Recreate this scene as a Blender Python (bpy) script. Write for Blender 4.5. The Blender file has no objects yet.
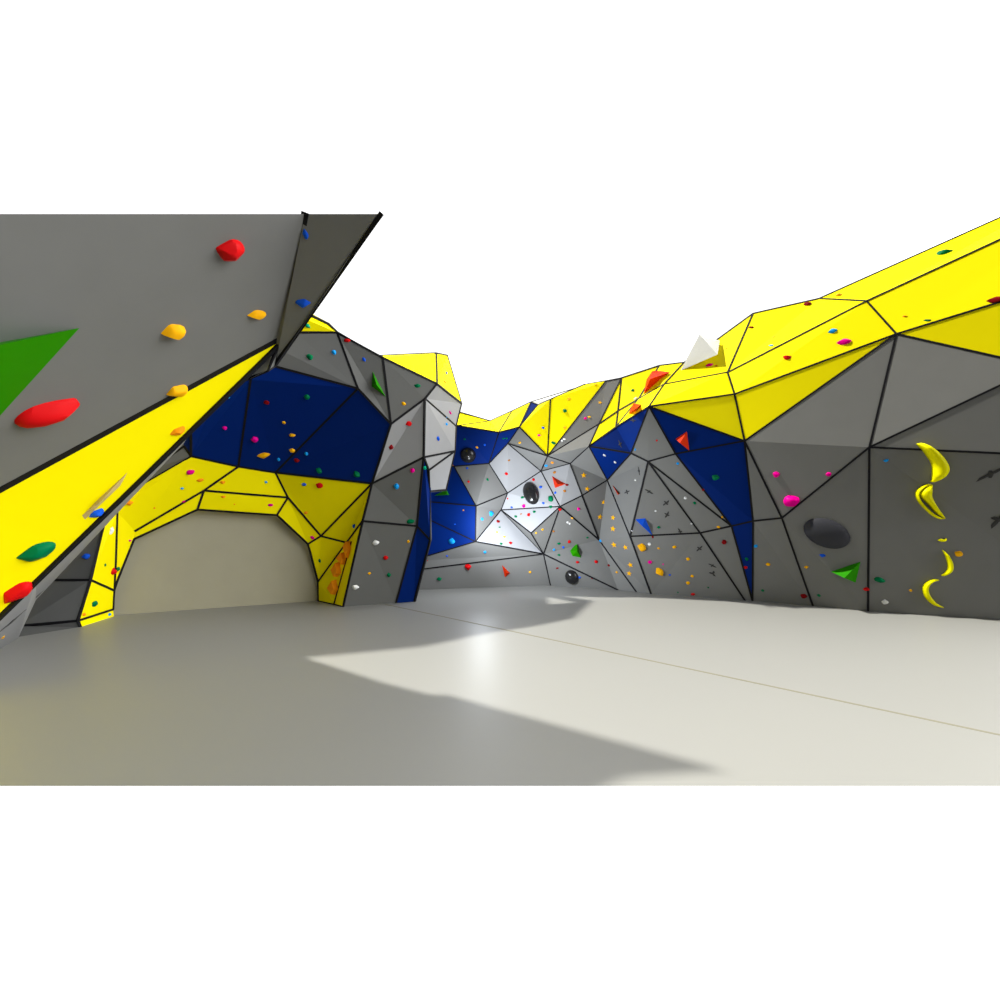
import bpy, bmesh, math, random
from mathutils import Vector, Matrix
from mathutils.bvhtree import BVHTree

C = bpy.context.scene.collection
random.seed(5)
F = 500.0                     # focal length, for a 1000 x 1000 frame
CAM = Vector((0, 0, 1.6))

def ray(x, y):                # direction whose depth (Y) component is 1
    return Vector(((x - 500) / F, 1.0, -(y - 500) / F))
def P(x, y, d):
    return CAM + ray(x, y) * d

# ------------------------------------------------------------------ materials
def mat(name, col, rough=0.5, spec=0.3, noise=0.06, scale=3.0, bump=0.0):
    m = bpy.data.materials.new(name); m.use_nodes = True
    nt = m.node_tree; b = nt.nodes['Principled BSDF']
    b.inputs['Roughness'].default_value = rough
    b.inputs['Specular IOR Level'].default_value = spec
    tc = nt.nodes.new('ShaderNodeTexCoord')
    nz = nt.nodes.new('ShaderNodeTexNoise'); nz.inputs['Scale'].default_value = scale
    nz.inputs['Detail'].default_value = 6
    nt.links.new(tc.outputs['Object'], nz.inputs['Vector'])
    mx = nt.nodes.new('ShaderNodeMix'); mx.data_type = 'RGBA'
    mx.inputs[6].default_value = (*[c * (1 - noise) for c in col], 1)
    mx.inputs[7].default_value = (*[min(1, c * (1 + noise)) for c in col], 1)
    nt.links.new(nz.outputs['Fac'], mx.inputs[0])
    nt.links.new(mx.outputs[2], b.inputs['Base Color'])
    if bump:
        n2 = nt.nodes.new('ShaderNodeTexNoise'); n2.inputs['Scale'].default_value = 60
        bp = nt.nodes.new('ShaderNodeBump'); bp.inputs['Strength'].default_value = bump
        bp.inputs['Distance'].default_value = 0.01
        nt.links.new(tc.outputs['Object'], n2.inputs['Vector'])
        nt.links.new(n2.outputs['Fac'], bp.inputs['Height'])
        nt.links.new(bp.outputs['Normal'], b.inputs['Normal'])
    return m

M = {
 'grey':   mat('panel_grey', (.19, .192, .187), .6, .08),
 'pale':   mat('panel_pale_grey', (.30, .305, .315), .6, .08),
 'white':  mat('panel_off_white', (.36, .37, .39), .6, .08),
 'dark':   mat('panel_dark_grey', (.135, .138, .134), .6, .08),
 'yellow': mat('panel_yellow', (.98, .85, .0), .6, .05, .02),
 'blue':   mat('panel_blue', (.0, .017, .155), .6, .06),
 'black':  mat('joint_black', (.006, .006, .008), .6, .15),
 'plaster': mat('arch_backing', (.36, .34, .25), .6, .2),
 'floor':  mat('floor_mat', (.275, .275, .262), .43, .32, .02, .6),
 'seam':   mat('floor_seam', (.22, .21, .15), .6, .2),
 'white_panel': mat('panel_white', (.75, .76, .72), .5, .2),
}
HC = {  # hold colours
 'red': (.62, .006, .008), 'dark red': (.22, .004, .006), 'green': (.0, .16, .06), 'bright green': (.02, .24, .0),
 'amber': (.95, .46, .005), 'orange': (.95, .31, .008), 'blue': (.01, .10, .72), 'sky blue': (.01, .32, .85),
 'magenta': (.80, .0, .28), 'white': (.82, .83, .82), 'yellow': (.9, .85, .0), 'black': (.012, .012, .013),
 'charcoal': (.045, .046, .055), 'dark grey': (.05, .05, .05), 'brown': (.40, .15, .02), 'orange red': (.66, .028, .0),
 'tan': (.55, .42, .18), 'teal': (.0, .36, .20),
}
for k, c in HC.items():
    M['h ' + k] = mat('hold_' + k.replace(' ', '_'), c, .22 if k == 'black' else .42, .5 if k == 'black' else .05, .05, 20)

def link(name, me, material=None, parent=None, **props):
    o = bpy.data.objects.new(name, me); C.objects.link(o)
    if material is not None and me is not None:
        if not me.materials: me.materials.append(material)
        o.material_slots[0].link = 'OBJECT'; o.material_slots[0].material = material
    if parent: o.parent = parent
    for k, v in props.items(): o[k] = v
    return o

def mesh_from(name, verts, faces, smooth=False):
    me = bpy.data.meshes.new(name)
    me.from_pydata([tuple(v) for v in verts], [], faces)
    bm = bmesh.new(); bm.from_mesh(me)
    bmesh.ops.recalc_face_normals(bm, faces=bm.faces)
    bm.to_mesh(me); bm.free()
    for p in me.polygons: p.use_smooth = smooth
    return me

# ------------------------------------------------------------------ vertices: (pixel x, pixel y, distance)
V = {
# near left overhang
'g0': (-150, 572, 3.3), 'g1': (283, 338, 4.6), 'g2': (305, 214, 3.7), 'g3': (-150, 214, 2.059), 'gA': (381, 214, 3.78), 'gT': (275, 366, 4.74),
'y0': (-89, 703, 3.94), 'y1': (280, 343, 4.6), 's1': (268, 371, 4.6), 's2': (240, 383, 4.95), 's3': (189, 433, 5.7),
's4': (183, 444, 5.85), 's5': (147, 482, 5.85), 's6': (110, 521, 5.95), 's7': (36, 600, 5.82), 's8': (18, 638.3, 5.785), 's9': (-79, 695, 4.1), 'hA': (-200, 640, 5.71), 'hB': (-200, 236, 5.6), 'la': (200, 421, 4.44), 'lb': (110, 508.6, 4.27), 'lc': (36, 580.7, 4.14), 'ld': (-20, 635.3, 4.05),
# arch wall, left
'a0': (35, 580, 6.45), 'a1': (104, 524, 6.55), 'a2': (112, 516, 6.62), 'a3': (117, 512, 6.68), 'a4': (90.7, 580, 6.35), 'a5': (114, 590.5, 6.84), 'a6': (113, 609.3, 6.85), 'a7': (78, 620.7, 6.28),
'a8': (114, 616.3, 6.88), 'a9': (80.5, 627, 6.3), 'b0': (18, 626, 6.2), 'b1': (10, 638.5, 5.78), 'b2': (0, 570, 6.6),
'c0': (115.5, 562, 6.8), 'c1': (117.5, 580, 6.86), 'c2': (134, 539, 6.92), 'c3': (135, 531, 6.9),
'a': (191, 456, 6.95), 'aL': (146, 482, 6.78), 'aU': (184, 446, 6.75), 'aV': (150, 470, 6.6), 'aW': (191, 432, 6.55), 'aX': (180, 432, 6.5),
'c': (238.5, 466.5, 7.3), 'e': (204, 490.5, 7.18), 'f': (197.5, 509.5, 7.2), 'g': (275.5, 472.5, 7.5), 'h': (288, 497.5, 7.6), 'i': (277, 515, 7.58),
'j': (321, 536, 7.76), 'k': (372, 483.5, 7.4), 'l': (346.7, 542.6, 7.7), 'm': (362.5, 521, 7.38), 'n': (308, 544, 7.77), 'o': (318, 582, 7.87), 'q': (318.5, 601.3, 7.9), 'r': (343, 607, 7.48), 'qm': (334, 604.6, 7.65), 'lm': (351.5, 542, 7.6),
'bs': (250.7, 379.5, 6.65), 'bt': (274, 366, 6.7), 'bb': (225, 375, 6.4), 'u': (358, 388.5, 7.0), 'v': (391, 424, 7.2),
'w': (296, 332.5, 6.8), 'w0': (240, 330, 6.55), 'x': (337, 332.5, 6.98), 'h0': (60, 400, 6.1), 'h1': (205, 226, 6.6), 'h2': (40, 232, 5.9), 'w1': (310, 316, 6.9), 'w2': (327.5, 324.5, 7.0), 'w3': (290, 312, 6.7), 'yy': (382.8, 357.8, 7.15),
'z': (437, 383.7, 7.5), 'z1': (436.2, 353.2, 8.6), 'z2': (447.3, 355.6, 8.85), 'z3': (461.6, 403.3, 8.5), 'z4': (381, 355.5, 7.4),
't1': (425, 398.7, 7.4), 't2': (456, 426, 8.3), 't3': (455, 451, 8.1), 't4': (424, 457.2, 7.42), 't5': (429, 470, 7.5), 't6': (446, 490, 8.0), 't7': (429.6, 491, 7.6),
't8': (417, 526, 7.62), 't9': (396, 603, 7.77), 'ta': (430, 540, 7.66), 'tb': (414, 601.8, 7.86), 'tc': (431, 473, 7.6),
# back wall
'k1': (461, 412.5, 9.6), 'k1L': (440, 408, 9.6), 'k2': (490, 421, 9.6), 'k3': (512, 411, 9.45), 'k4': (531, 402, 9.35), 'k5': (458, 425.6, 9.0), 'k5L': (440, 421, 9.1), 'k6': (499, 432.4, 8.85), 'k7': (519.5, 427, 8.85),
'k8': (454, 466.3, 9.3), 'k8L': (438, 467, 9.3), 'k9': (489, 463.5, 9.2), 'l0': (508, 443.5, 8.9), 'l1': (538, 405, 9.25), 'l2': (550.5, 399.3, 9.2), 'l3': (547.5, 456, 8.75), 'l4': (606, 381, 9.25), 'l5': (580, 387, 9.7), 'l6': (585, 384.5, 9.4),
'm1': (541, 471, 9.35), 'm2': (570, 463.5, 9.0), 'm3': (621.5, 378, 9.2), 'm4': (599, 424, 8.9), 'm5': (589, 446.3, 8.6),
'n1': (507.5, 493, 9.35), 'n2': (476, 506, 8.9), 'n3': (501, 510, 9.4), 'n4': (560, 506.5, 9.0), 'n5': (582, 495.5, 9.05), 'n6': (607.3, 480, 9.2), 'n7': (531, 533, 9.0), 'n8': (543.5, 554, 9.2), 'n9': (475.5, 541.5, 8.85),
'o1': (415, 500.5, 9.0), 'o2': (415, 513, 9.0), 'o3': (410, 561, 8.78), 'o4': (405, 571.2, 8.783), 'o5': (400, 590.5, 8.84), 'o6': (550.5, 585.5, 9.36),
'o7': (618, 590, 8.89), 'o8': (636.5, 592, 8.7), 'o9': (651, 594, 8.51), 'p1': (599, 539.8, 9.3), 'p2': (630, 536.3, 8.55), 'p3': (631, 453.3, 8.42), 'p4': (648, 461.5, 8.28), 'p5': (700, 533, 8.25), 'p6': (675.5, 453.8, 8.05), 'p7': (731.5, 526, 8.05), 'p8': (745, 600.5, 7.96), 'p9': (649, 406.5, 8.15),
'q1': (744.5, 441, 7.85), 'q2': (753, 521, 7.86), 'q3': (752.5, 601, 7.92),
# upper mid
'u1': (659.5, 365.5, 9.1), 'u2': (684, 362.5, 8.9), 'u3': (664, 384.3, 8.65), 'u4': (616, 427, 8.75), 'u5': (618, 411, 8.9), 'u6': (638.5, 399, 8.8),
# right
'r0': (753, 313.5, 8.9), 'r1': (727.6, 372.4, 8.35), 'r2': (734.5, 394.2, 8.05), 'r4': (819, 298.6, 8.4), 'r5': (866.5, 301, 7.75), 'r6': (896.3, 334, 7.35), 'r7': (720, 337.5, 9.0),
's20': (1120, 163.7, 6.95), 's21': (1120, 184, 6.5), 's22': (1120, 265, 6.2), 's23': (1040, 366.5, 6.47), 's25': (1120, 458.8, 6.1), 's26': (1120, 628, 6.25),
'v1': (869.3, 447.3, 7.15), 'v2': (781.8, 518, 7.62), 'v3': (868, 611.3, 7.187), 'v4': (813, 606, 7.547),
}
W3 = {k: P(*v) for k, v in V.items()}
W3['e0'] = Vector((-2.7, .6, 1.8)); W3['e1'] = Vector((-3.5, .6, .0)); W3['e3'] = Vector((-1.3, .5, 3.3))
W3['z1D'] = W3['z2'] + Vector((-1.6, 1.4, -.02))
for k, dy in (('w3', 1.0), ('w1', 1.1), ('w2', 1.0), ('x', 1.0), ('yy', .7), ('z4', .6)): W3[k + 'D'] = W3[k] + Vector((0, dy, -.06))

Z = {  # where on the walls, in words
'near': 'the big grey near left overhang', 'fin': 'the grey fin edging the near left overhang', 'band': 'the slanting yellow band at near left',
'edge': 'the thin grey edge at far left', 'lg': 'the dark grey panel left of the arch', 'foot': 'the yellow left foot of the arch',
'lsh': 'the bright yellow left shoulder of the arch', 'lint': 'the yellow lintel of the arch', 'rsh': 'the ochre right shoulder of the arch', 'rfoot': 'the ochre right foot of the arch',
'bl': 'the left blue panel over the arch', 'bm': 'the middle blue panel over the arch', 'br': 'the right blue panel over the arch',
'cap': 'the small yellow cap above the blue overhang', 'ug': 'the wide grey panel above the blue overhang', 'us': 'the sloping dark grey panels left of the tower top',
'tcap': 'the yellow cap on top of the tower', 'tu': 'the pale grey upper tower', 'nose': 'the pale nose hanging from the tower', 'tf': 'the upper dark grey tower face', 'tl': 'the lower dark grey tower face', 'tb': 'the narrow blue tower side',
'bcap': 'the yellow rim of the back wall', 'bd': 'the dark blue panel under the yellow rim', 'sliver': 'the blue sliver by the yellow peak', 'pk': 'the bright yellow facet of the peak', 'pkd': 'the ochre facet of the peak',
'strip': 'the grey strip right of the yellow peak', 'under': 'the grey facets under the yellow peak', 'q': 'the pale grey facets right of the tower', 'q2': 'the pale facet left of the egg dome',
'egg': 'the white facet with the egg dome', 'egg2': 'the white facet under the egg dome', 'wtri': 'the white triangle right of the blue panels', 'wq': 'the white facet right of the egg dome',
'bb': 'the blue panels beside the tower', 'gl': 'the grey facet between blue and white', 'base': 'the low grey panels at the back corner', 'mid': 'the grey panel above the ball dome', 'low': 'the grey strip around the ball dome',
'sm': 'the small grey facets below the egg dome', 'dg': 'the dark grey triangle of the star trail', 'stl': 'the light grey wedge with stars', 'ss': 'the pale grey facet with two stars',
'yz': 'the yellow panels left of the white pyramid', 'bq': 'the blue facets below the yellow panels', 'gk': 'the grey kite between the blue triangles', 'cl': 'the light grey facet left of the blue pyramid', 'cm': 'the grey triangle holding the blue pyramid', 'cs': 'the narrow grey triangle beside the blue wall', 'ce': 'the grey triangle edging the blue wall', 'cb': 'the grey panel under the blue pyramid', 'cr': 'the grey panel left of the blue point',
'bt': 'the tall blue triangle', 'bp': 'the pointed blue foot of the tall triangle', 'yt': 'the upper yellow slope beside the white pyramid', 'yr': 'the yellow slope above the blue triangle', 'ytr': 'the large upper yellow facet', 'ymr': 'the yellow facet above the dark ochre', 'yro': 'the ochre facet at upper right', 'ytop': 'the topmost yellow band', 'ylow': 'the wide yellow band at far right',
'rg': 'the dark grey facet left of the banana wall', 'ru': 'the upper grey facets at far right', 'rb': 'the grey banana wall at far right', 'rd': 'the grey panel with the oval dome', 'rs': 'the grey panel right of the blue point',
}
# wall, zone, colour, boundary (black joints run along it), extra creases as explicit triangles, edges without a joint
PAN = []
def pan(wall, zone, col, ring, tris=None, noline=()):
    PAN.append((wall, zone, col, ring.split(), [t.split() for t in tris] if tris else None, [frozenset(e.split()) for e in noline]))

w = 'wall_front_left'
pan(w, 'near', 'grey', 'g3 g0 g1 g2', None, ['g3 g0', 'g2 g3'])
pan(w, 'fin', 'grey', 'g2 g1 gT gA', None, ['gA g2'])
pan(w, 'band', 'yellow', 'g0 y0 y1 g1', None, ['g0 y0'])
pan(w, 'edge', 'dark', 'y1 s1 gT g1', None, ['g1 y1'])
pan(w, 'edge', 'white_panel', 'y1 s2 s1', None, ['y1 s2'])  # tip of the same edge panel, its sunlit brightness put into the colour
pan(w, 'edge', 'pale', 'y0 s9 s8 s7 s6 s5 s4 s3 s2 y1 la lb lc ld', ['y0 s9 ld', 's9 s8 ld', 's8 s7 lc', 's8 lc ld', 's7 s6 lb', 's7 lb lc', 's6 s5 lb', 's5 s4 la', 's5 la lb', 's4 s3 la', 's3 s2 la', 's2 y1 la'],
    ['y0 s9', 's9 s8', 's8 s7', 's7 s6', 's6 s5', 's5 s4', 's4 s3', 's3 s2', 's2 y1', 'y1 la', 'la lb', 'lb lc', 'lc ld', 'ld y0'])
pan(w, 'band', 'yellow', 'g0 e0 e1 y0')
pan(w, 'near', 'grey', 'g3 e3 e0 g0', None, ['g3 e3'])
w = 'wall_left'
pan(w, 'lg', 'dark', 'b2 a0 a4 a1', ['b2 a0 a1', 'a0 a4 a1'], ['b2 a1', 'b2 a0'])
pan(w, 'lg', 'dark', 'b2 b0 a7 a4 a0', ['b2 b0 a4', 'b0 a7 a4', 'b2 a4 a0'], ['b2 b0', 'b2 a0'])
pan(w, 'lg', 'dark', 'b0 b1 a9 a7', None, ['b0 b1', 'b1 a9'])
pan(w, 'foot', 'yellow', 'a1 a4 a5 c0 a3', ['a1 a4 a3', 'a4 a5 c0', 'a4 c0 a3'], ['a1 a3'])
pan(w, 'foot', 'yellow', 'a4 a7 a6 a5')
pan(w, 'foot', 'yellow', 'a7 a9 a8 a6', None, ['a9 a8', 'a6 a8'])
pan(w, 'lsh', 'yellow', 'a1 a3 aL', None, ['a1 a3', 'a3 aL', 'a1 aL'])
pan(w, 'lsh', 'yellow', 'aL a3 c0 c3 e a', ['aL a3 a', 'a3 c0 c3', 'a3 c3 a', 'c3 e a'], ['aL a3', 'c0 c3', 'e a'])
pan(w, 'lsh', 'yellow', 'a e c', None, ['a e'])
pan(w, 'lsh', 'yellow', 'e c3 c2 f')
pan(w, 'lsh', 'yellow', 'c3 c0 c1 c2', None, ['c3 c0', 'c0 c1', 'c3 c2'])
pan(w, 'foot', 'yellow', 'c0 a5 c1', None, ['c0 c1'])
pan(w, 'lg', 'dark', 'aV aL a aU', None, ['aV aL'])
pan(w, 'bl', 'blue', 'aX aU a aW', None, ['aX aU', 'aX aW'])
pan(w, 'bl', 'blue', 'aW a c bs bb', ['aW a bb', 'a c bs', 'a bs bb'], ['aW bb', 'bs bb'])
pan(w, 'bm', 'blue', 'bs c g u bt', ['bs c g', 'bs g u', 'bs u bt'], ['bs bt'])
pan(w, 'br', 'blue', 'g k v u')
pan(w, 'lint', 'yellow', 'c e h g', ['c e g', 'e h g'])
pan(w, 'lint', 'yellow', 'e f i h')
pan(w, 'rsh', 'yellow', 'g h j k', ['g h j', 'g j k'])
pan(w, 'rsh', 'yellow', 'h i n j')
pan(w, 'rsh', 'yellow', 'k j l m')
pan(w, 'rsh', 'yellow', 'j n o l')
pan(w, 'rfoot', 'yellow', 'm l o q qm lm', ['m l lm', 'l o lm', 'o q qm', 'o qm lm'], ['m lm'])
pan(w, 'rfoot', 'yellow', 'm lm qm r')
pan(w, 'cap', 'yellow', 'w x w2 w1 w3', ['w x w3', 'x w2 w3', 'w2 w1 w3'], ['w w3', 'w1 w3'])
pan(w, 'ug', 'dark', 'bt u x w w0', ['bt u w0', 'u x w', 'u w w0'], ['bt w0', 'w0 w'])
pan(w, 'cap', 'grey', 'w1 w2 w2D w1D')  # unseen deck strips behind the ridge, added for the shadow they cast
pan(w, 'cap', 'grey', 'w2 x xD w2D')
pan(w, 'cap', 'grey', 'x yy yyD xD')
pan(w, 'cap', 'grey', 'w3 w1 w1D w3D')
pan(w, 'tcap', 'grey', 'z1 z2 z1D')  # unseen wedge behind the tower top, shaped to set its shadow's edge
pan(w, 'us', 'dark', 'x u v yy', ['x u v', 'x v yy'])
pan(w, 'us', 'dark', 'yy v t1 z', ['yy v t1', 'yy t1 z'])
pan(w, 'tcap', 'yellow', 'yy z z1 z4', ['yy z z1', 'yy z1 z4'])
pan(w, 'tcap', 'yellow', 'z z3 z2 z1')
pan(w, 'cap', 'yellow', 'w0 w w3 h1', None, ['w w3'])
pan(w, 'cap', 'yellow', 'h0 w0 h1 h2')
pan(w, 'bl', 'blue', 'bb bt w0 h0', None, ['bb bt', 'bt w0', 'w0 h0'])
pan(w, 'lg', 'dark', 'h0 b2 a1 aL aV aX bb', ['h0 b2 a1', 'h0 a1 aL', 'h0 aL aV', 'h0 aV aX', 'h0 aX bb'], ['h0 b2', 'bb h0', 'aX bb', 'aV aX'])
pan(w, 'lg', 'dark', 'h2 h0 b2 b0 b1 hA hB', ['h2 h0 hB', 'h0 b2 hB', 'b2 b0 hB', 'b0 b1 hA', 'b0 hA hB'], ['b2 b0', 'b0 b1', 'b1 hA', 'hA hB'])
pan(w, 'lg', 'dark', 'aV aU aX', None, ['aV aX', 'aX aU'])
pan(w, 'bl', 'blue', 'bb bs bt', None, ['bb bs', 'bs bt', 'bb bt'])
pan(w, 'bl', 'blue', 'aX aW bb', None, ['aX bb', 'aW bb'])
w = 'wall_corner'
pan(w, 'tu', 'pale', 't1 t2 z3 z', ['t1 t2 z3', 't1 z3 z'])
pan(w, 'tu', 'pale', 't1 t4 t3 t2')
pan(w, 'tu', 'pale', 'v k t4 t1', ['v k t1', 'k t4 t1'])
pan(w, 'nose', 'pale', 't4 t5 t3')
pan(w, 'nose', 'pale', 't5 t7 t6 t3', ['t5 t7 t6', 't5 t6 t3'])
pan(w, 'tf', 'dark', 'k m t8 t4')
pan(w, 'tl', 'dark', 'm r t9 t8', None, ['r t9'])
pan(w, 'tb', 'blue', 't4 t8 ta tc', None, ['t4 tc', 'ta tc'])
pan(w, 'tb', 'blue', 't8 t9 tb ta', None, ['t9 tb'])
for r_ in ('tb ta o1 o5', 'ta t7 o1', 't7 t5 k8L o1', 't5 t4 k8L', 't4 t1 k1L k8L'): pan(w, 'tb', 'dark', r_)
w = 'wall_back'
pan(w, 'bcap', 'yellow', 'k1L k5L k5 k2 k1', None, ['k1L k5L'])
pan(w, 'bcap', 'yellow', 'k5 k6 k3 k2', ['k5 k6 k2', 'k6 k3 k2'])
pan(w, 'bcap', 'yellow', 'k6 k7 k4 k3')
pan(w, 'bd', 'blue', 'k5L k8L k8 k9 k6 k5', ['k5L k8L k8', 'k5L k8 k5', 'k5 k8 k9', 'k5 k9 k6'], ['k5L k8L'])
pan(w, 'bd', 'blue', 'k6 k9 l0 k7')
pan(w, 'sliver', 'blue', 'k4 k7 l1')
pan(w, 'pk', 'yellow', 'k7 l3 l2 l1')
pan(w, 'pkd', 'yellow', 'l2 l3 l4 l6', ['l2 l3 l4', 'l2 l4 l6'])
pan(w, 'bcap', 'white_panel', 'k4 l1 l2 l6 l5', ['k4 l1 l2', 'k4 l2 l5', 'l2 l6 l5'])
pan(w, 'under', 'grey', 'k7 l0 l3')
pan(w, 'under', 'grey', 'l0 m1 l3')
pan(w, 'under', 'grey', 'l3 m1 m2')
pan(w, 'strip', 'grey', 'l4 l3 m4 m3')
pan(w, 'strip', 'grey', 'l3 m2 m5 m4', ['l3 m2 m5', 'l3 m5 m4'])
pan(w, 'q', 'grey', 'k8 n2 n1 k9', ['k8 n2 k9', 'n2 n1 k9'])
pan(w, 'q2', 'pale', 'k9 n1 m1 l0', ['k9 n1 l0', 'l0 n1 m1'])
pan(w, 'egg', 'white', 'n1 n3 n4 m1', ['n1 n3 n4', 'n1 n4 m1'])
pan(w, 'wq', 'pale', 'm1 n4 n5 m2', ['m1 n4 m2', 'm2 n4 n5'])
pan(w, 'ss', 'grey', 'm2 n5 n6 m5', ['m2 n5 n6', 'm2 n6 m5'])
pan(w, 'bb', 'blue', 'k8L o1 n2 k8', ['k8L o1 n2', 'k8L n2 k8'], ['k8L o1'])
pan(w, 'bb', 'blue', 'o1 o2 n9 n2', ['o1 o2 n9', 'o1 n9 n2'], ['o1 o2'])
pan(w, 'bb', 'blue', 'o2 o3 n9', None, ['o2 o3'])
pan(w, 'gl', 'grey', 'n2 n9 n3 n1')
pan(w, 'wtri', 'white', 'n3 n9 n8')
pan(w, 'sm', 'grey', 'n3 n8 n7')
pan(w, 'egg2', 'white', 'n3 n7 n4')
pan(w, 'sm', 'grey', 'n4 n7 n8')
pan(w, 'base', 'grey', 'o3 o4 n8 n9', ['o3 o4 n8', 'o3 n8 n9'], ['o3 o4'])
pan(w, 'base', 'grey', 'o4 o5 o6 n8', None, ['o4 o5', 'o5 o6'])
w = 'wall_right'
pan(w, 'mid', 'grey', 'n4 n8 o7 o8 p1', ['n4 n8 p1', 'n8 o7 p1', 'o7 o8 p1'], ['o7 o8'])
pan(w, 'low', 'grey', 'n8 o6 o7', None, ['o6 o7'])
pan(w, 'dg', 'grey', 'n5 n4 p1')
pan(w, 'dg', 'grey', 'n5 p1 n6', None, ['p1 n6'])
pan(w, 'stl', 'grey', 'n6 p1 o8 o9 p2', ['n6 p1 p2', 'p1 o8 o9', 'p1 o9 p2'], ['o8 o9', 'p1 n6'])
pan(w, 'cl', 'grey', 'n6 p2 p4 p3', ['n6 p2 p4', 'n6 p4 p3'])
pan(w, 'cm', 'grey', 'p4 p2 p5')
pan(w, 'cs', 'grey', 'p4 p5 p7')
pan(w, 'ce', 'grey', 'p4 p7 p6')
pan(w, 'cb', 'grey', 'p2 o9 p8 p5', ['p2 o9 p5', 'o9 p8 p5'], ['o9 p8'])
pan(w, 'cr', 'grey', 'p5 p8 q3 p7', None, ['p8 q3'])
pan(w, 'bt', 'blue', 'p9 p6 q1')
pan(w, 'bt', 'blue', 'p6 p7 q2 q1', ['p6 p7 q2', 'p6 q2 q1'])
pan(w, 'bp', 'blue', 'p7 q3 q2')
pan(w, 'gk', 'grey', 'p9 p3 p4 p6', ['p9 p3 p4', 'p9 p4 p6'])
pan(w, 'bq', 'blue', 'm5 p3 p9 u4', ['m5 p3 u4', 'u4 p3 p9'])
pan(w, 'bq', 'blue', 'm5 n6 p3')
pan(w, 'yz', 'yellow', 'm3 m4 u5')
pan(w, 'yz', 'yellow', 'm4 m5 u4 u5')
pan(w, 'yz', 'yellow', 'm3 u5 u6 u1', ['m3 u5 u6', 'm3 u6 u1'])
pan(w, 'yz', 'yellow', 'u1 u6 u3 u2', ['u1 u6 u3', 'u1 u3 u2'])
pan(w, 'yz', 'yellow', 'u5 u4 u6')
pan(w, 'yz', 'yellow', 'u6 u4 p9 u3')
pan(w, 'yt', 'yellow', 'u2 u3 r1 r0 r7', ['u2 u3 r1', 'u2 r1 r7', 'r7 r1 r0'])
pan(w, 'yr', 'yellow', 'u3 p9 r2 r1', ['u3 p9 r1', 'p9 r2 r1'])
pan(w, 'yr', 'yellow', 'p9 q1 r2')
pan(w, 'ytr', 'yellow', 'r0 r1 r5 r4', ['r0 r1 r4', 'r4 r1 r5'])
pan(w, 'ymr', 'yellow', 'r1 r2 r6 r5', ['r1 r2 r5', 'r5 r2 r6'])
pan(w, 'yro', 'yellow', 'r2 q1 r6')
pan(w, 'ytop', 'yellow', 'r4 r5 s21 s20', ['r4 r5 s20', 'r5 s21 s20'], ['s21 s20'])
pan(w, 'ylow', 'yellow', 'r5 r6 s22 s21', ['r5 r6 s21', 'r6 s22 s21'], ['s22 s21'])
pan(w, 'yro', 'yellow', 'r6 s23 s22')
pan(w, 'rg', 'grey', 'q1 v2 v1 r6', ['q1 v2 v1', 'q1 v1 r6'])
pan(w, 'ru', 'grey', 'r6 v1 s23')
pan(w, 'ru', 'grey', 'v1 s25 s23')
pan(w, 'ru', 'grey', 's23 s25 s22', None, ['s25 s22'])
pan(w, 'rb', 'grey', 'v1 v3 s26 s25', ['v1 v3 s26', 'v1 s26 s25'], ['v3 s26', 's26 s25'])
pan(w, 'rd', 'grey', 'v2 v4 v3 v1', ['v2 v4 v3', 'v2 v3 v1'], ['v4 v3'])
pan(w, 'rs', 'grey', 'q1 q2 v2')
pan(w, 'rs', 'grey', 'q2 q3 v4 v2', None, ['q3 v4'])

# triangles facing the room
def facing(t):
    a, b, c = (W3[i] for i in t)
    n = (b - a).cross(c - a)
    return (list(t), n.normalized()) if n.dot(CAM - a) > 0 else ([t[0], t[2], t[1]], -n.normalized())
ptris = []
for (wall, zone, col, ring, tris, nl) in PAN:
    if tris is None:
        tris = [[ring[0], ring[i], ring[i + 1]] for i in range(1, len(ring) - 1)]
    ptris.append([facing(t) for t in tris])
VN = {}
for tl in ptris:
    for t, n in tl:
        for i in t: VN[i] = VN.get(i, Vector()) + n
for i in VN: VN[i] = VN[i].normalized() if VN[i].length > .1 else Vector((0, -1, 0))
TH = 0.05
for i in ('g2', 'g3', 'gA'): VN[i] = (CAM - W3[i]).normalized()
roots = {}
for wn in ('wall_front_left', 'wall_left', 'wall_corner', 'wall_back', 'wall_right'):
    o = bpy.data.objects.new(wn, None); C.objects.link(o); o['kind'] = 'structure'
    roots[wn] = o
bv, bf, bid = [], [], []
edges = {w_: {} for w_ in roots}
drawn = set()
noline_all = set()
for p in PAN: noline_all.update(p[5])
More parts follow.
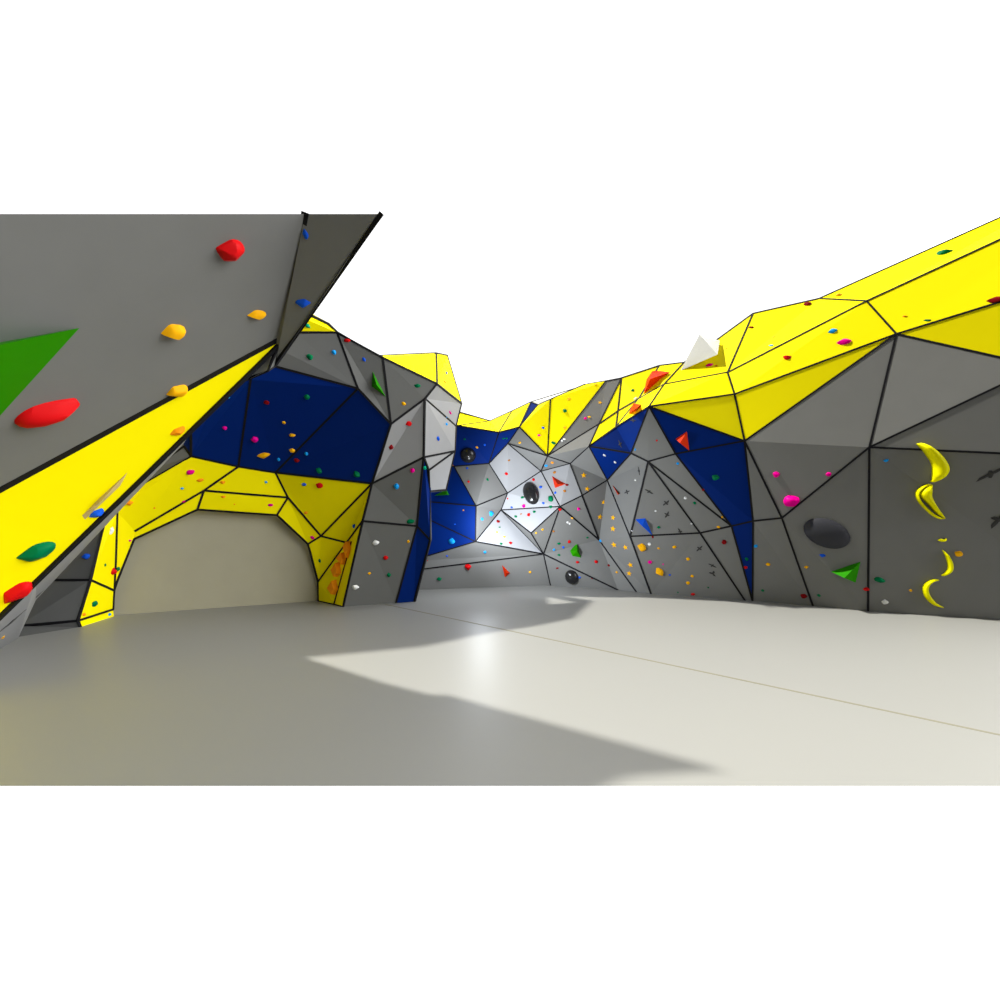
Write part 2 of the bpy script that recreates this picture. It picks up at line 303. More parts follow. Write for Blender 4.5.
for pi, (wall, zone, col, ring, tris, nl) in enumerate(PAN):
    idx = {k: i for i, k in enumerate(ring)}; n = len(ring)
    verts = [W3[k] for k in ring] + [W3[k] - VN[k] * TH for k in ring]
    faces = []; used = {}
    for t, nn in ptris[pi]:
        f = [idx[k] for k in t]; faces.append(tuple(f)); faces.append(tuple(i + n for i in reversed(f)))
        for a, b in ((f[0], f[1]), (f[1], f[2]), (f[2], f[0])): used[(a, b)] = 1
        s = len(bv); bv += [W3[k] for k in t]; bf.append((s, s + 1, s + 2)); bid.append(pi)
    for (a, b) in list(used):
        if (b, a) not in used: faces.append((b, a, a + n, b + n))
    me = bpy.data.meshes.new('climbing_panel'); me.from_pydata([tuple(v) for v in verts], [], faces)
    o = link('climbing_panel', me, M[col], roots[wall])
    if col != 'grey': o['label'] = {'yellow': 'bright yellow panel', 'blue': 'deep blue panel', 'white_panel': 'white panel', 'dark': 'dark grey panel', 'pale': 'pale grey panel', 'white': 'off-white panel'}[col]
    for i in range(n):
        e = frozenset((ring[i], ring[(i + 1) % n]))
        if e in nl or e in noline_all or e in drawn: continue
        drawn.add(e); edges[wall][e] = 1
BVH = BVHTree.FromPolygons([tuple(v) for v in bv], bf)

def bar(verts, faces, a, b, na, nb, r, hgt):
    d = (b - a).normalized(); s = len(verts)
    for p_, n_ in ((a - d * r * .5, na), (b + d * r * .5, nb)):
        sd = d.cross(n_).normalized() * r
        up = n_ * hgt
        verts += [p_ + sd - n_ * .03, p_ + sd * .9 + up, p_ - sd * .9 + up, p_ - sd - n_ * .03]
    for i in range(4):
        j = (i + 1) % 4; faces.append((s + i, s + j, s + 4 + j, s + 4 + i))
    faces.append((s + 3, s + 2, s + 1, s)); faces.append((s + 4, s + 5, s + 6, s + 7))
for wn, es in edges.items():
    vs, fs = [], []
    for e in es:
        a, b = tuple(e)
        wide = {'wall_front_left': .02, 'wall_left': .016, 'wall_corner': .016, 'wall_back': .0115, 'wall_right': .0145}[wn]
        if e == frozenset(('g0', 'g1')): wide = .045
        if e == frozenset(('g1', 'g2')): wide = .028
        if e & {'s1'} or e == frozenset(('g1', 'gT')): wide = .009
        hg = .022 if e == frozenset(('y0', 'y1')) else .008
        bar(vs, fs, W3[a], W3[b], VN[a], VN[b], wide, hg)
    link('joint_strips', mesh_from('joint_strips', vs, fs), M['black'], roots[wn], label='black joint lines between the panels')

# plain wall closing the arch
pl, pr = Vector((-5.30, 6.87, 0)), Vector((-2.85, 7.84, 0))
dr = (pr - pl).normalized(); nb_ = Vector((-dr.y, dr.x, 0))
b0 = pl - dr * .35 + nb_ * .10; b1 = pr + dr * .25 + nb_ * .10
vs = [b0, b1, b1 + Vector((0, 0, 2.0)), b0 + Vector((0, 0, 2.0))]; vs += [v + nb_ * .06 for v in vs]
link('arch_backing_wall', mesh_from('arch_backing_wall', vs, [(0, 1, 2, 3), (7, 6, 5, 4), (0, 4, 5, 1), (1, 5, 6, 2), (2, 6, 7, 3), (3, 7, 4, 0)]), M['plaster'], roots['wall_left'], label='plain beige wall closing the arch')

# ------------------------------------------------------------------ floor
y0 = 800 / 286.0
vs = [Vector((-9, y0, 0)), Vector((12, y0, 0)), Vector((12, 14, 0)), Vector((-9, 14, 0)),
      Vector((-9, y0 + .4, -.12)), Vector((12, y0 + .4, -.12)), Vector((12, 14, -.12)), Vector((-9, 14, -.12))]
fl = link('floor', mesh_from('floor', vs, [(0, 1, 2, 3), (7, 6, 5, 4), (0, 4, 5, 1), (1, 5, 6, 2), (2, 6, 7, 3), (3, 7, 4, 0)]), M['floor'], kind='structure')
def fp(x, y):
    d = 800 / (y - 500.0); return Vector(((x - 500) / F * d, d, 0))
a, b = fp(385, 604.3), fp(1000, 735); b = b + (b - a) * .12
d = (b - a).normalized(); s = Vector((-d.y, d.x, 0)) * .014
vs = [a + s, a - s, b - s, b + s]; vs = [v - Vector((0, 0, .01)) for v in vs] + [v + Vector((0, 0, .0015)) for v in vs]
link('floor_joint', mesh_from('floor_joint', vs, [(0, 1, 2, 3), (7, 6, 5, 4), (0, 1, 5, 4), (1, 2, 6, 5), (2, 3, 7, 6), (3, 0, 4, 7)]), M['seam'], fl, label='thin dark joint line across the floor')

# ------------------------------------------------------------------ hold shapes (unit size, base on z = 0)
def blob_mesh(seed, sub=3):
    rnd = random.Random(seed)
    bm = bmesh.new(); bmesh.ops.create_icosphere(bm, subdivisions=sub, radius=1)
    axes = [(Vector((rnd.uniform(-1, 1), rnd.uniform(-1, 1), rnd.uniform(-.3, 1))).normalized(), rnd.uniform(.62, .86)) for _ in range(9)]
    for v in bm.verts:
        p = v.co.copy()
        for ax, lim in axes:                 # planed-off sides make the facets of a cast hold
            k = p.dot(ax)
            if k > lim: p -= ax * (k - lim) * .93
        p.z = p.z * .75 if p.z > 0 else p.z * .12
        v.co = p
    xs = [v.co.x for v in bm.verts]; ys = [v.co.y for v in bm.verts]
    cx, cy = (max(xs) + min(xs)) / 2, (max(ys) + min(ys)) / 2
    sx, sy = 2 / (max(xs) - min(xs)), 2 / (max(ys) - min(ys))
    for v in bm.verts: v.co.x = (v.co.x - cx) * sx; v.co.y = (v.co.y - cy) * sy
    me = bpy.data.meshes.new('climbing_hold'); bm.to_mesh(me); bm.free()
    for p in me.polygons: p.use_smooth = True
    me.set_sharp_from_angle(angle=math.radians(24))
    me.materials.append(M['h red'])
    return me
def star_mesh(n, rin, th, mid):
    vs, fs = [], []
    for k in range(2 * n):
        r = 1 if k % 2 == 0 else rin; a_ = math.pi / 2 + k * math.pi / n
        vs.append((r * math.cos(a_), r * math.sin(a_), -.03))
    for k in range(2 * n):
        r = .94 if k % 2 == 0 else rin * .9; a_ = math.pi / 2 + k * math.pi / n
        vs.append((r * math.cos(a_), r * math.sin(a_), th))
    vs.append((0, 0, mid)); m_ = 2 * n
    for k in range(m_):
        j = (k + 1) % m_
        fs.append((k, j, m_ + j, m_ + k)); fs.append((m_ + k, m_ + j, 2 * m_))
    fs.append(tuple(range(m_)))
    me = mesh_from('star_hold', vs, fs); me.materials.append(M['h amber']); return me
def branch_mesh(angs, lens):
    # curved concave sides between tapering arms
    ring = []
    n = len(angs)
    for k in range(n):
        a0, a1 = angs[k], angs[(k + 1) % n] + (360 if k == n - 1 else 0)
        l0 = lens[k]; l1 = lens[(k + 1) % n]
        for s_ in range(9):
            t = s_ / 9
            wv = abs(2 * t - 1) ** 1.9
            l = (l0 if t < .5 else l1)
            ring.append((math.radians(a0 + (a1 - a0) * (.06 + .88 * t)), .24 + (l - .24) * wv))
    vs = [(r * math.cos(a_), r * math.sin(a_), -.03) for a_, r in ring] + [(r * .96 * math.cos(a_), r * .96 * math.sin(a_), .10 + .12 * (1 - r)) for a_, r in ring] + [(0, 0, .26)]
    m_ = len(ring); fs = []
    for k in range(m_):
        j = (k + 1) % m_
        fs.append((k, j, m_ + j, m_ + k)); fs.append((m_ + k, m_ + j, 2 * m_))
    fs.append(tuple(range(m_)))
    me = mesh_from('branched_hold', vs, fs); me.materials.append(M['h dark grey']); return me
def dome_mesh():
    bm = bmesh.new(); bmesh.ops.create_uvsphere(bm, u_segments=40, v_segments=24, radius=1)
    for v in bm.verts: v.co.z = v.co.z if v.co.z > 0 else v.co.z * .08
    me = bpy.data.meshes.new('dome_volume'); bm.to_mesh(me); bm.free()
    for p in me.polygons: p.use_smooth = True
    me.materials.append(M['h black']); return me
BLOBS = [blob_mesh(s_) for s_ in range(11, 19)]
STAR = star_mesh(5, .46, .16, .34)
BRANCH = [branch_mesh([20, 105, 200, 290], [1, .8, 1, .75]), branch_mesh([0, 75, 180, 250], [1, .55, 1, .6]), branch_mesh([90, 200, 330], [1, .95, .95])]
DOME = dome_mesh()

items = []       # (object, zone, colour word, kind word, px, py, size)
def cast(x, y):
    d_ = ray(x, y).normalized()
    loc, nor, i, dist = BVH.ray_cast(CAM, d_)
    if loc is None:
        loc, nor, i, dist = BVH.find_nearest(CAM + ray(x, y) * 8.5)
    nor = nor if nor.dot(CAM - loc) > 0 else -nor
    return loc, nor, bid[i]
def frame(n, ang):
    t1 = Vector((1, 0, 0)) - n * n.x
    if t1.length < .2: t1 = Vector((0, 1, 0)) - n * n.y
    t1.normalize(); t2 = n.cross(t1)
    c_, s_ = math.cos(math.radians(ang)), math.sin(math.radians(ang))
    return t1 * c_ + t2 * s_, t2 * c_ - t1 * s_
first = {}
def place(me, name, col, px, py, w_, h_, ang=0, prot=None, kind='hold', cat='climbing hold', zoff=0.0):
    loc, n, pi = cast(px, py)
    depth = loc.y
    a_, b_ = w_ / 2 * depth / F, h_ / 2 * depth / F
    ca, sa = math.cos(math.radians(ang)), math.sin(math.radians(ang))
    d1 = ray(px + ca, py - sa)                       # long axis of the hold as it lies on the wall
    e1 = CAM + d1 * ((loc - CAM).dot(n) / d1.dot(n)) - loc
    st = e1.length / (depth / F)
    a_ *= min(max(st, 1), 1.35); e1.normalize(); e2 = n.cross(e1)
    pr_ = prot * min(a_, b_) if prot else min(a_, b_) * 1.35
    key = (name, me.name)
    if key not in first:
        o = bpy.data.objects.new(name, me); first[key] = o
    else:
        o = first[key].copy()
    C.objects.link(o)
    o.material_slots[0].link = 'OBJECT'; o.material_slots[0].material = M['h ' + col]
    R_ = Matrix((e1 * a_, e2 * b_, n * pr_)).transposed().to_4x4()
    o.matrix_world = Matrix.Translation(loc - n * zoff) @ R_
    o['category'] = cat
    items.append([o, PAN[pi][1], col, kind, px, py, max(w_, h_)])
    return o

SH = {'r': 'red', 'd': 'dark red', 'g': 'green', 'a': 'amber', 'o': 'orange', 'b': 'blue', 's': 'sky blue', 'm': 'magenta', 'w': 'white', 'n': 'brown', 't': 'teal'}
def holds(ox, oy, s_, txt):
    for ln in txt.split(';'):
        q = ln.split()
        if not q: continue
        x, y, ww, hh = (float(v_) for v_ in q[1:5]); an = float(q[5]) if len(q) > 5 else random.uniform(-20, 20) if abs(ww - hh) < 5 else 0
        place(random.choice(BLOBS), 'climbing_hold', SH[q[0]], ox + x / s_, oy + y / s_, ww / s_, hh / s_, an, zoff=.004)
# measured in enlarged crops of the photograph: colour, x, y, width, height, turn
holds(0, 200, 4, "r 188 846 220 115 20; r 918 200 116 94 10; a 692 525 96 76 10; a 707 762 84 62 15; o 712 925 62 34 28")
holds(200, 300, 4, "a 226 58 76 46 5")
holds(260, 210, 10, "b 430 932 150 100 8; b 452 240 62 110 0")
holds(0, 400, 4, "g 147 608 130 70 25; r 67 770 118 70 35; b 388 453 56 36 30; a 12 948 18 16; w 446 522 16 34 -25; b 343 626 38 26 10; g 421 660 10 12; r 453 686 20 32 -30; g 473 677 14 22; g 379 815 28 24; o 336 857 16 14; s 438 857 12 14; o 517 413 28 22 20; o 617 432 9 8; m 520 562 12 10; s 729 354 14 12; m 735 406 18 9 25; m 762 289 30 24 20; o 800 321 28 14 15; o 890 329 20 14; m 899 112 18 18")
holds(200, 300, 4, "t 430 104 24 18 -30; s 535 209 20 22; g 440 228 26 26; r 589 162 26 18; b 655 238 14 20 20; g 869 343 28 16; a 815 415 22 14 -15; o 860 280 14 8; b 985 293 10 14; o 979 328 12 12; d 265 410 24 20; g 427 388 24 22; a 335 490 16 14; a 369 541 24 18; a 368 602 24 20; m 218 557 28 28; a 255 622 52 26 15; s 314 638 14 16; s 425 615 14 16; d 387 642 26 18; g 475 682 30 22 -35; g 627 698 32 24 -35; s 115 390 10 12; s 264 729 12 12; o 93 787 20 11; o 138 817 8 6; m 281 820 22 13; b 415 738 22 14; r 477 742 30 24; o 424 851 14 14; m 449 950 20 14 -35; b 617 905 14 18; r 834 495 26 24; d 764 588 20 22; b 952 554 14 20 25; m 849 682 20 20; s 785 746 22 24; g 843 886 32 22 8; w 702 970 30 22 15; a 833 966 12 14; t 900 671 12 16")
holds(200, 420, 4, "r 743 551 20 20; a 678 614 14 12; g 755 619 18 20; w 622 669 30 20 0; g 478 563 12 18")
holds(400, 380, 5, "m 251 163 24 14 -50; s 232 187 9 10; s 232 220 16 16; g 323 296 15 11; a 384 336 16 12; b 423 324 12 14; g 517 293 14 10; g 533 292 12 12; b 336 441 14 12; n 265 428 8 8; r 342 508 14 14; g 438 498 20 13 -45; r 531 468 18 18; n 545 402 14 12; a 598 313 16 12; o 686 150 8 8; b 716 239 14 16; m 695 277 16 14; g 824 154 22 22; g 767 314 26 16 -25; m 926 192 18 14 25; a 946 185 18 13; w 822 296 14 12; w 810 304 12 12; s 730 427 16 18; o 761 412 16 20; n 772 462 18 14")
holds(400, 380, 5, "r 668 498 14 20 25; b 704 535 16 16; g 612 587 18 14; m 618 630 20 18; b 716 616 16 14; g 752 593 28 38 25; r 538 593 8 12; b 558 637 12 12; d 834 524 18 13; b 776 563 12 14; n 823 555 16 14; g 755 635 24 16; g 671 659 18 16; r 643 673 18 20; g 578 682 18 12 -25; n 605 670 12 9; r 800 648 20 18; n 316 651 10 9; b 274 721 9 7; s 258 805 36 32; s 457 668 26 28; s 411 696 18 16; d 491 707 18 18; g 498 736 12 9; a 484 760 12 11; a 522 784 14 11; g 506 818 18 14 -20; r 553 815 18 18; a 680 765 12 11; a 713 748 14 12; n 768 757 14 12; m 893 645 18 18; a 860 690 14 11; w 838 712 14 12; w 848 718 12 12; g 937 788 14 11; g 794 818 18 13; r 847 809 18 18; b 817 837 14 13; s 770 849 14 13; g 794 875 18 13; r 888 911 18 16; r 980 909 20 18; d 787 941 14 11; b 898 988 14 14; s 424 861 16 16; b 235 880 12 11; r 137 903 6 6; r 340 935 34 36; a 650 961 14 13; g 195 995 28 20 10")
holds(560, 320, 5, "g 364 352 18 16 -30; w 377 392 22 13 30; w 222 676 18 12 -40; w 275 711 18 12 -40; s 376 648 10 14; r 484 602 11 12; s 588 717 16 15; g 778 788 38 28; d 715 849 16 18; m 747 226 36 22 15; r 781 229 16 9; o 832 142 12 8 30; w 376 800 12 11; w 478 955 11 11; w 627 890 16 18; g 672 915 18 16")
holds(560, 440, 5, "s 202 504 14 15; a 283 661 14 13; d 464 485 12 13; w 360 454 12 11; w 446 520 18 16; a 408 537 46 40 -25; a 493 542 14 12; a 572 535 20 17; m 449 610 22 20; m 515 621 10 9; a 497 660 38 48 20; b 549 675 12 11; a 639 595 20 17; a 660 681 18 15; a 639 715 20 17; g 589 762 9 9; g 741 738 9 9; r 664 771 22 15; g 493 436 18 15; w 658 418 12 10; a 791 435 20 13; a 811 386 12 13; d 820 510 24 26; g 934 596 18 18; r 928 637 20 16; s 978 530 20 18; d 160 691 12 11; d 243 627 16 14")
holds(720, 420, 5, "m 282 273 34 30; m 542 271 26 24; m 357 405 72 66 10; b 513 678 28 20; a 240 721 22 18; a 432 736 20 16; d 420 881 34 24; g 493 877 20 15 -20; g 213 852 18 13 -20; s 831 202 26 16 15; g 798 800 48 30 -15; r 731 845 32 20; w 824 909 32 26; a 952 852 17 14 -15")
holds(820, 420, 5, "a 692 669 36 30 -10")
holds(700, 220, 3.3333, "g 815 108 46 24 12; d 985 266 48 24 8; a 462 250 26 16; d 358 280 24 18; d 170 358 20 10; s 441 370 28 18 20; m 479 406 44 24 10; r 290 458 26 18; s 237 418 18 8; n 246 390 8 6; o 683 321 14 8; g 757 334 22 9")

# star and branched holds
for x, y, ww in ((845, 95, 24), (823, 238, 24), (975, 22, 22), (1000, 113, 22), (919, 476, 30), (936, 544, 27)):
    place(STAR, 'star_hold', 'amber', 400 + x / 5, 380 + y / 5, ww / 5, ww / 5, random.uniform(-12, 12), 1.0, 'star hold', 'star hold', .004)
for x, y, ww in ((218, 312, 27), (200, 384, 29), (265, 388, 28), (265, 444, 32), (270, 524, 33), (327, 537, 30), (352, 625, 31), (346, 667, 29)):
    place(STAR, 'star_hold', 'amber', 560 + x / 5, 440 + y / 5, ww / 5, ww / 5, random.uniform(-14, 14), 1.0, 'star hold', 'star hold', .004)
for ox, oy, s_, x, y, ww, hh, an, k in ((560, 320, 5, 365, 502, 36, 26, -15, 0), (560, 320, 5, 315, 505, 22, 16, 20, 2), (560, 320, 5, 300, 620, 46, 26, -80, 0), (560, 320, 5, 395, 755, 50, 28, -80, 1),
        (560, 320, 5, 335, 860, 34, 34, 0, 0), (560, 320, 5, 445, 858, 50, 34, -30, 1), (560, 320, 5, 530, 915, 42, 38, 20, 0), (560, 320, 5, 535, 973, 38, 38, 40, 0),
        (560, 440, 5, 600, 458, 42, 36, 120, 1), (560, 440, 5, 697, 543, 44, 34, 25, 0), (560, 440, 5, 762, 628, 46, 30, -25, 1), (560, 440, 5, 764, 668, 44, 32, -30, 2),
        (900, 430, 10, 905, 440, 270, 130, 27, 1), (900, 430, 10, 985, 895, 230, 150, 35, 0)):
    place(BRANCH[k], 'branched_hold', 'dark grey', ox + x / s_, oy + y / s_, ww / s_, hh / s_, an, 1.0, 'branched hold', 'climbing hold', .004)
place(BRANCH[1], 'branched_hold', 'dark grey', 11, 622, 34, 16, 40, .8, 'branched hold', 'climbing hold', .004)
place(BRANCH[1], 'branched_hold', 'dark grey', 36, 597, 22, 10, 42, .8, 'branched hold', 'climbing hold', .004)

# domes
place(DOME, 'dome_volume', 'black', 468, 455.2, 16, 16, 0, .9, 'dome', 'dome volume', .01)
place(DOME, 'dome_volume', 'black', 531, 493.2, 15.5, 25, 22, .8, 'dome', 'dome volume', .01)
place(DOME, 'dome_volume', 'black', 571.8, 577, 13.5, 15.5, 0, .9, 'dome', 'dome volume', .01)
place(DOME, 'dome_volume', 'charcoal', 826.5, 533.3, 42, 28, -22, .6, 'dome', 'dome volume', .01)

# pyramid volumes: corners on the wall, a raised tip
def solid(name, verts, faces, col, zone, kind, cat, px, py, size, smooth=False):
    c0_ = sum(verts, Vector()) / len(verts)
    me = mesh_from(name, [v - c0_ for v in verts], faces, smooth); me.materials.append(M['h ' + col])
    o = bpy.data.objects.new(name, me); C.objects.link(o); o.location = c0_
    o['category'] = cat
    items.append([o, zone, col, kind, px, py, size]); return o
def on_plane(x, y, loc, n):
    d_ = ray(x, y); t = (loc - CAM).dot(n) / d_.dot(n); return CAM + d_ * t
def pyramid(col, base, apex, h_, sunk=.01, kind='pyramid'):
    cx = sum(b_[0] for b_ in base) / len(base); cy = sum(b_[1] for b_ in base) / len(base)
    loc, n, pi = cast(cx, cy)
    vs = [on_plane(x, y, loc, n) for x, y in base]
    ap = on_plane(apex[0], apex[1], loc + n * h_, n)
    k = len(vs); low = [v - n * sunk for v in vs]
    fs = [(i, (i + 1) % k, k) for i in range(k)] + [(i, k + 1 + i, k + 1 + (i + 1) % k, (i + 1) % k) for i in range(k)] + [tuple(k + 1 + i for i in reversed(range(k)))]
    return solid('pyramid_volume', vs + [ap] + low, fs, col, PAN[pi][1], kind, 'pyramid volume', cx, cy, 20)
pyramid('bright green', [(-70, 355), (79.5, 328), (-60, 482)], (-58, 357), .2)
pyramid('bright green', [(372.7, 371.5), (385.6, 396.8), (371.8, 386.2)], (376.5, 384.5), .12)
pyramid('bright green', [(434.2, 495.6), (446.4, 489.4), (449.2, 494.9)], (447, 494.2), .16)
pyramid('orange red', [(552, 476), (566, 484), (555, 488)], (557.5, 484), .12)
pyramid('orange red', [(502, 565), (510, 573), (505, 577.6)], (507, 573), .10)
pyramid('bright green', [(570, 551), (577, 542.5), (581, 557.6), (572.5, 556)], (577, 551), .14)
pyramid('orange red', [(644, 394), (646, 379.5), (652.5, 370), (669.5, 372.2), (661.5, 378)], (650, 379), .16)
pyramid('orange red', [(628.5, 413.7), (632.8, 403.2), (641, 404.5), (636, 411)], (637.5, 407.5), .16)
pyramid('orange red', [(675.5, 439), (686.8, 431.5), (689.3, 450.6)], (680, 443), .14)
pyramid('orange red', [(612, 484.4), (619.6, 494), (617.8, 495)], (618, 494), .06)
pyramid('blue', [(635.4, 519.4), (645.2, 518.2), (652.8, 536)], (642, 526), .14)
pyramid('bright green', [(831, 571.6), (860.6, 561.6), (855.6, 582.6)], (844.4, 578), .20)
pyramid('tan', [(82, 515.6), (100, 497.5), (127.5, 472.4), (120, 486), (85, 519.5)], (101, 501), .05)
# the white pyramid that stands out over the yellow rim
vs = [P(680.5, 370.5, 8.78), P(717.5, 354.5, 8.5), P(719.8, 340.5, 8.85), P(694, 352, 9.2), P(699.5, 334.5, 8.72)]
solid('pyramid_volume', vs, [(0, 1, 4), (1, 2, 4), (2, 3, 4), (3, 0, 4), (3, 2, 1, 0)], 'white', 'yt', 'pyramid', 'pyramid volume', 700, 350, 40)

# diamond shaped plates climbing the right foot of the arch
for pts in ([(430, 190), (465, 128), (500, 225), (465, 340)], [(350, 330), (412, 258), (432, 340), (412, 415)], [(288, 465), (348, 372), (368, 510), (322, 556)], [(243, 680), (308, 580), (338, 700), (298, 765)]):
    pts = [(310 + x / 11.77, 530 + y / 11.77) for x, y in pts]
    cx = sum(p_[0] for p_ in pts) / 4; cy = sum(p_[1] for p_ in pts) / 4
    loc, n, pi = cast(cx, cy)
    lo = [on_plane(x, y, loc, n) for x, y in pts]; ce_ = sum(lo, Vector()) / 4
    hi = [v + (ce_ - v) * .16 + n * .09 for v in lo]; lo = [v - n * .01 for v in lo]
    solid('diamond_volume', lo + hi, [(3, 2, 1, 0), (4, 5, 6, 7)] + [(i, (i + 1) % 4, 4 + (i + 1) % 4, 4 + i) for i in range(4)], 'orange', 'rfoot', 'diamond plate', 'climbing volume', cx, cy, 14)

# crescents
def resample(pts, n):
    pts = [Vector((p_[0], p_[1], 0)) for p_ in pts]
    L = [0]
    for a_, b_ in zip(pts, pts[1:]): L.append(L[-1] + (b_ - a_).length)
    out = []
    for k in range(n):
        t = L[-1] * k / (n - 1); i = 0
        while i < len(L) - 2 and L[i + 1] < t: i += 1
        u_ = (t - L[i]) / max(1e-6, L[i + 1] - L[i]); u_ = max(0, min(1, u_))
        p0 = pts[max(0, i - 1)]; p1 = pts[i]; p2 = pts[i + 1]; p3 = pts[min(len(pts) - 1, i + 2)]
        out.append(.5 * (2 * p1 + (p2 - p0) * u_ + (2 * p0 - 5 * p1 + 4 * p2 - p3) * u_ * u_ + (3 * p1 - p0 - 3 * p2 + p3) * u_ ** 3))
    return out
def loft(outer, inner, ox, oy, s_, h_, loc, n, verts, faces, N=26, Mm=9, flat=.7):
    A = resample(outer, N); B = resample(inner, N); st = len(verts)
    for i in range(N):
        tap = min(1, math.sin(math.pi * min(1, max(0, i / (N - 1)))) * 1.6 + .06)
        for j in range(Mm):
            t = j / (Mm - 1); p_ = A[i].lerp(B[i], t)
            hh = h_ * tap * max(0, math.sin(math.pi * t)) ** flat
            verts.append(on_plane(ox + p_.x / s_, oy + p_.y / s_, loc, n) + n * (hh - (.008 if j in (0, Mm - 1) else 0)))
    for i in range(N - 1):
        for j in range(Mm - 1):
            q = st + i * Mm + j; faces.append((q, q + 1, q + Mm + 1, q + Mm))
        q = st + i * Mm; faces.append((q, q + Mm, q + Mm + Mm - 1, q + Mm - 1))
    faces.append(tuple(st + j for j in range(Mm))); faces.append(tuple(st + (N - 1) * Mm + j for j in reversed(range(Mm))))
def crescent(name, parts, ox, oy, s_, cx, cy):
    loc, n, pi = cast(cx, cy)
    vs, fs = [], []
    for outer, inner, h_, flat in parts: loft(outer, inner, ox, oy, s_, h_, loc, n, vs, fs, flat=flat)
    return solid(name, vs, fs, 'yellow', 'rb', 'crescent hold', 'crescent hold', cx, cy, 30, True)
cr = []
cr.append(crescent('crescent_hold', [([(158, 140), (220, 128), (300, 155), (390, 220), (460, 300), (497, 380), (480, 440), (420, 490), (340, 525), (295, 512)], [(158, 140), (210, 195), (265, 270), (298, 320), (312, 365), (314, 420), (312, 470), (310, 500), (295, 512)], .13, .45)], 900, 430, 10, 938, 475))
cr.append(crescent('crescent_hold', [([(328, 545), (270, 538), (190, 575), (148, 630), (165, 700), (230, 780), (320, 860), (400, 893), (455, 885)], [(320, 556), (262, 568), (205, 610), (186, 645), (200, 700), (260, 775), (340, 840), (400, 868), (455, 885)], .07, .5),
                                   ([(312, 546), (228, 584), (180, 632), (200, 672), (272, 742), (345, 824), (400, 862), (455, 885)], [(328, 548), (320, 600), (318, 660), (335, 715), (370, 780), (410, 835), (455, 885)], .10, .4)], 900, 430, 10, 926, 495))
cr.append(crescent('crescent_hold', [([(378, 195), (410, 185), (438, 195), (455, 180), (467, 192)], [(378, 206), (410, 220), (440, 217), (460, 212), (467, 200)], .04, .5)], 900, 520, 10, 942, 540))
cr.append(crescent('crescent_hold', [([(425, 296), (490, 360), (530, 450), (515, 520), (440, 562), (410, 555)], [(420, 302), (455, 380), (470, 450), (465, 495), (430, 535), (410, 545)], .06, .5)], 900, 520, 10, 947, 563))
cr.append(crescent('crescent_hold', [([(390, 596), (310, 593), (235, 640), (220, 700), (250, 780), (330, 850), (435, 880)], [(392, 606), (320, 626), (282, 680), (298, 750), (360, 825), (437, 872)], .07, .5)], 900, 520, 10, 925, 593))
for o, lb in zip(cr, ('largest yellow crescent, topmost of the banana column at far right', 'hollow yellow crescent directly below the largest crescent at far right', 'tiny flat yellow crescent in the middle of the banana column',
                      'slim yellow crescent bulging right, second lowest of the banana column', 'slim yellow crescent bulging left, lowest of the banana column')):
    o['label'] = lb; o['group'] = 'yellow crescents on the right wall'

OWN = {('black', 'dome', 468): 'round black ball dome on the dark blue panel under the yellow rim', ('black', 'dome', 531): 'tall egg-shaped black dome on the white back wall facet',
       ('black', 'dome', 571): 'round black ball dome low on the wall near the floor corner', ('charcoal', 'dome', 826): 'wide tilted oval charcoal dome on the right grey wall',
       ('blue', 'pyramid', 644): 'blue pyramid on a grey triangle of the right wall, the only blue one', ('white', 'pyramid', 700): 'large white pyramid standing over the yellow rim against the sky',
       ('tan', 'pyramid', 102): 'thin tan wedge lying along the slanting yellow band at near left'}
for it in items:
    k_ = (it[2], it[3], int(it[4]))
    if k_ in OWN: it[0]['label'] = OWN[k_]
# ------------------------------------------------------------------ labels: colour and kind, then the order among its look-alikes on that stretch of wall
ORD = ['first', 'second', 'third', 'fourth', 'fifth', 'sixth', 'seventh', 'eighth', 'ninth', 'tenth', 'eleventh', 'twelfth', 'thirteenth', 'fourteenth']
sets = {}
for it in items:
    if 'label' in it[0]: continue
    sets.setdefault((it[1], it[2], it[3]), []).append(it)
for (zone, col, kind), its in sets.items():
    n = len(its); colw = 'grey' if col == 'dark grey' and kind == 'hold' else col
    xs = sorted(i_[4] for i_ in its); ys = sorted(i_[5] for i_ in its)
    gx = min([b_ - a_ for a_, b_ in zip(xs, xs[1:])] or [0]); gy = min([b_ - a_ for a_, b_ in zip(ys, ys[1:])] or [0])
    ax = 4 if gx >= gy else 5
    its.sort(key=lambda i_: i_[ax])
    for k, it in enumerate(its):
        what = f'{colw} {kind}'
        if n == 1: lb = f'{what} on {Z[zone]}'
        elif n == 2: lb = f"{('left', 'right')[k] if ax == 4 else ('upper', 'lower')[k]} {what} on {Z[zone]}"
        elif k == n - 1: lb = f"{'rightmost' if ax == 4 else 'lowest'} {what} on {Z[zone]}"
        elif k == 0: lb = f"{'leftmost' if ax == 4 else 'topmost'} {what} on {Z[zone]}"
        else: lb = f"{ORD[k]} {what} from the {'left' if ax == 4 else 'top'} on {Z[zone]}"
        it[0]['label'] = lb
GROUPS = {'hold': 'coloured climbing holds bolted to the walls', 'star hold': 'amber star holds on the back and right walls', 'branched hold': 'dark grey branched holds', 'dome': 'round dome volumes', 'pyramid': 'triangular pyramid volumes', 'diamond plate': 'orange diamond plates on the arch foot'}
for it in items:
    if 'group' not in it[0]: it[0]['group'] = GROUPS[it[3]]

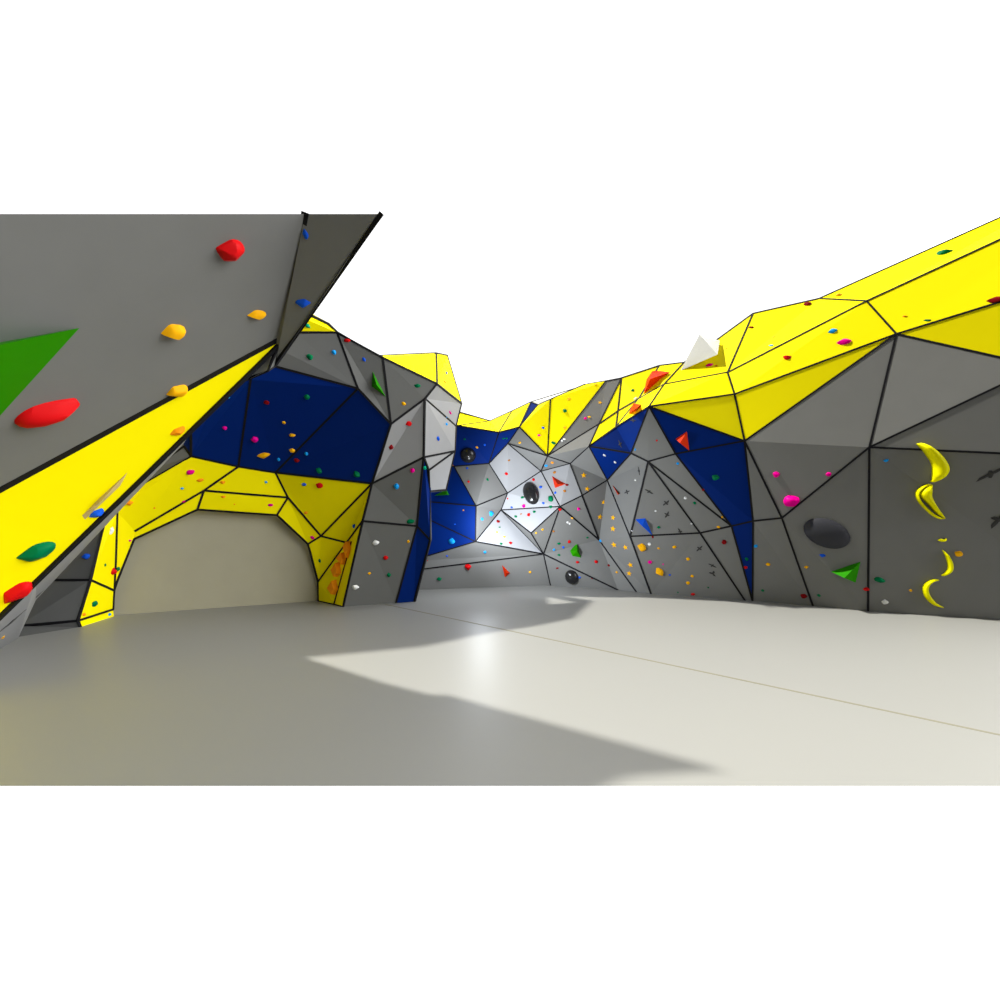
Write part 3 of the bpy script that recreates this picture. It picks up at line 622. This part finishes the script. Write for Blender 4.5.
# ------------------------------------------------------------------ light
SKY_R, SKY_B = 8.0, .1
wd = bpy.data.worlds.new('sky'); bpy.context.scene.world = wd; wd.use_nodes = True
nt = wd.node_tree; bg = nt.nodes['Background']; bg.inputs[0].default_value = (1, 1, 1, 1)
tc = nt.nodes.new('ShaderNodeTexCoord'); sp = nt.nodes.new('ShaderNodeSeparateXYZ'); nt.links.new(tc.outputs['Generated'], sp.inputs[0])
def ramp(sock, a0, a1, b0, b1):          # the sky is brightest over the open right-hand side and duller behind the viewer
    r = nt.nodes.new('ShaderNodeMapRange'); r.interpolation_type = 'SMOOTHSTEP'
    for i, v_ in enumerate((a0, a1, b0, b1)): r.inputs[1 + i].default_value = v_
    nt.links.new(sock, r.inputs[0]); return r.outputs[0]
ml = nt.nodes.new('ShaderNodeMath'); ml.operation = 'MULTIPLY_ADD'
nt.links.new(ramp(sp.outputs[0], .5, .95, 0, SKY_R), ml.inputs[0]); nt.links.new(ramp(sp.outputs[2], -.05, .2, 0, 1), ml.inputs[1])
nt.links.new(ramp(sp.outputs[1], -.35, .3, SKY_B, 1.35), ml.inputs[2])
nt.links.new(ml.outputs[0], bg.inputs[1])
sun = bpy.data.lights.new('sun', 'SUN'); sun.energy = 5.8; sun.angle = math.radians(2.0); sun.color = (1, .97, .88)
so = bpy.data.objects.new('sun', sun); C.objects.link(so)
so.rotation_euler = Vector((.58, -.22, -1)).to_track_quat('-Z', 'Y').to_euler(); so.location = (-6, 10, 12)
lp = bpy.data.lights.new('lamp', 'POINT'); lp.energy = 42; lp.shadow_soft_size = .12; lp.color = (.86, .92, 1)
lo_ = bpy.data.objects.new('lamp', lp); C.objects.link(lo_); lo_.location = (-.29, 8.3, 1.1)

sl = bpy.data.lights.new('added_fill_spot', 'SPOT'); sl.energy = 360; sl.spot_size = math.radians(115); sl.spot_blend = .9; sl.shadow_soft_size = .15; sl.color = (.88, .93, 1)  # extra spot with no visible fixture, added to brighten the back wall facets
so2 = bpy.data.objects.new('added_fill_spot', sl); C.objects.link(so2); so2.location = (-.3, 7.2, 1.1)
so2.rotation_euler = (Vector((1.1, 8.9, 1.5)) - so2.location).to_track_quat('-Z', 'Y').to_euler()

cam = bpy.data.cameras.new('camera'); cam.sensor_width = 36; cam.lens = 18.0; cam.clip_end = 200
co = bpy.data.objects.new('camera', cam); C.objects.link(co); co.location = CAM; co.rotation_euler = (math.radians(90), 0, 0)
sc = bpy.context.scene; sc.camera = co
sc.view_settings.view_transform = 'Standard'; sc.view_settings.look = 'None'
sc.view_settings.exposure = 0; sc.view_settings.gamma = 1; sc.view_settings.use_curve_mapping = False
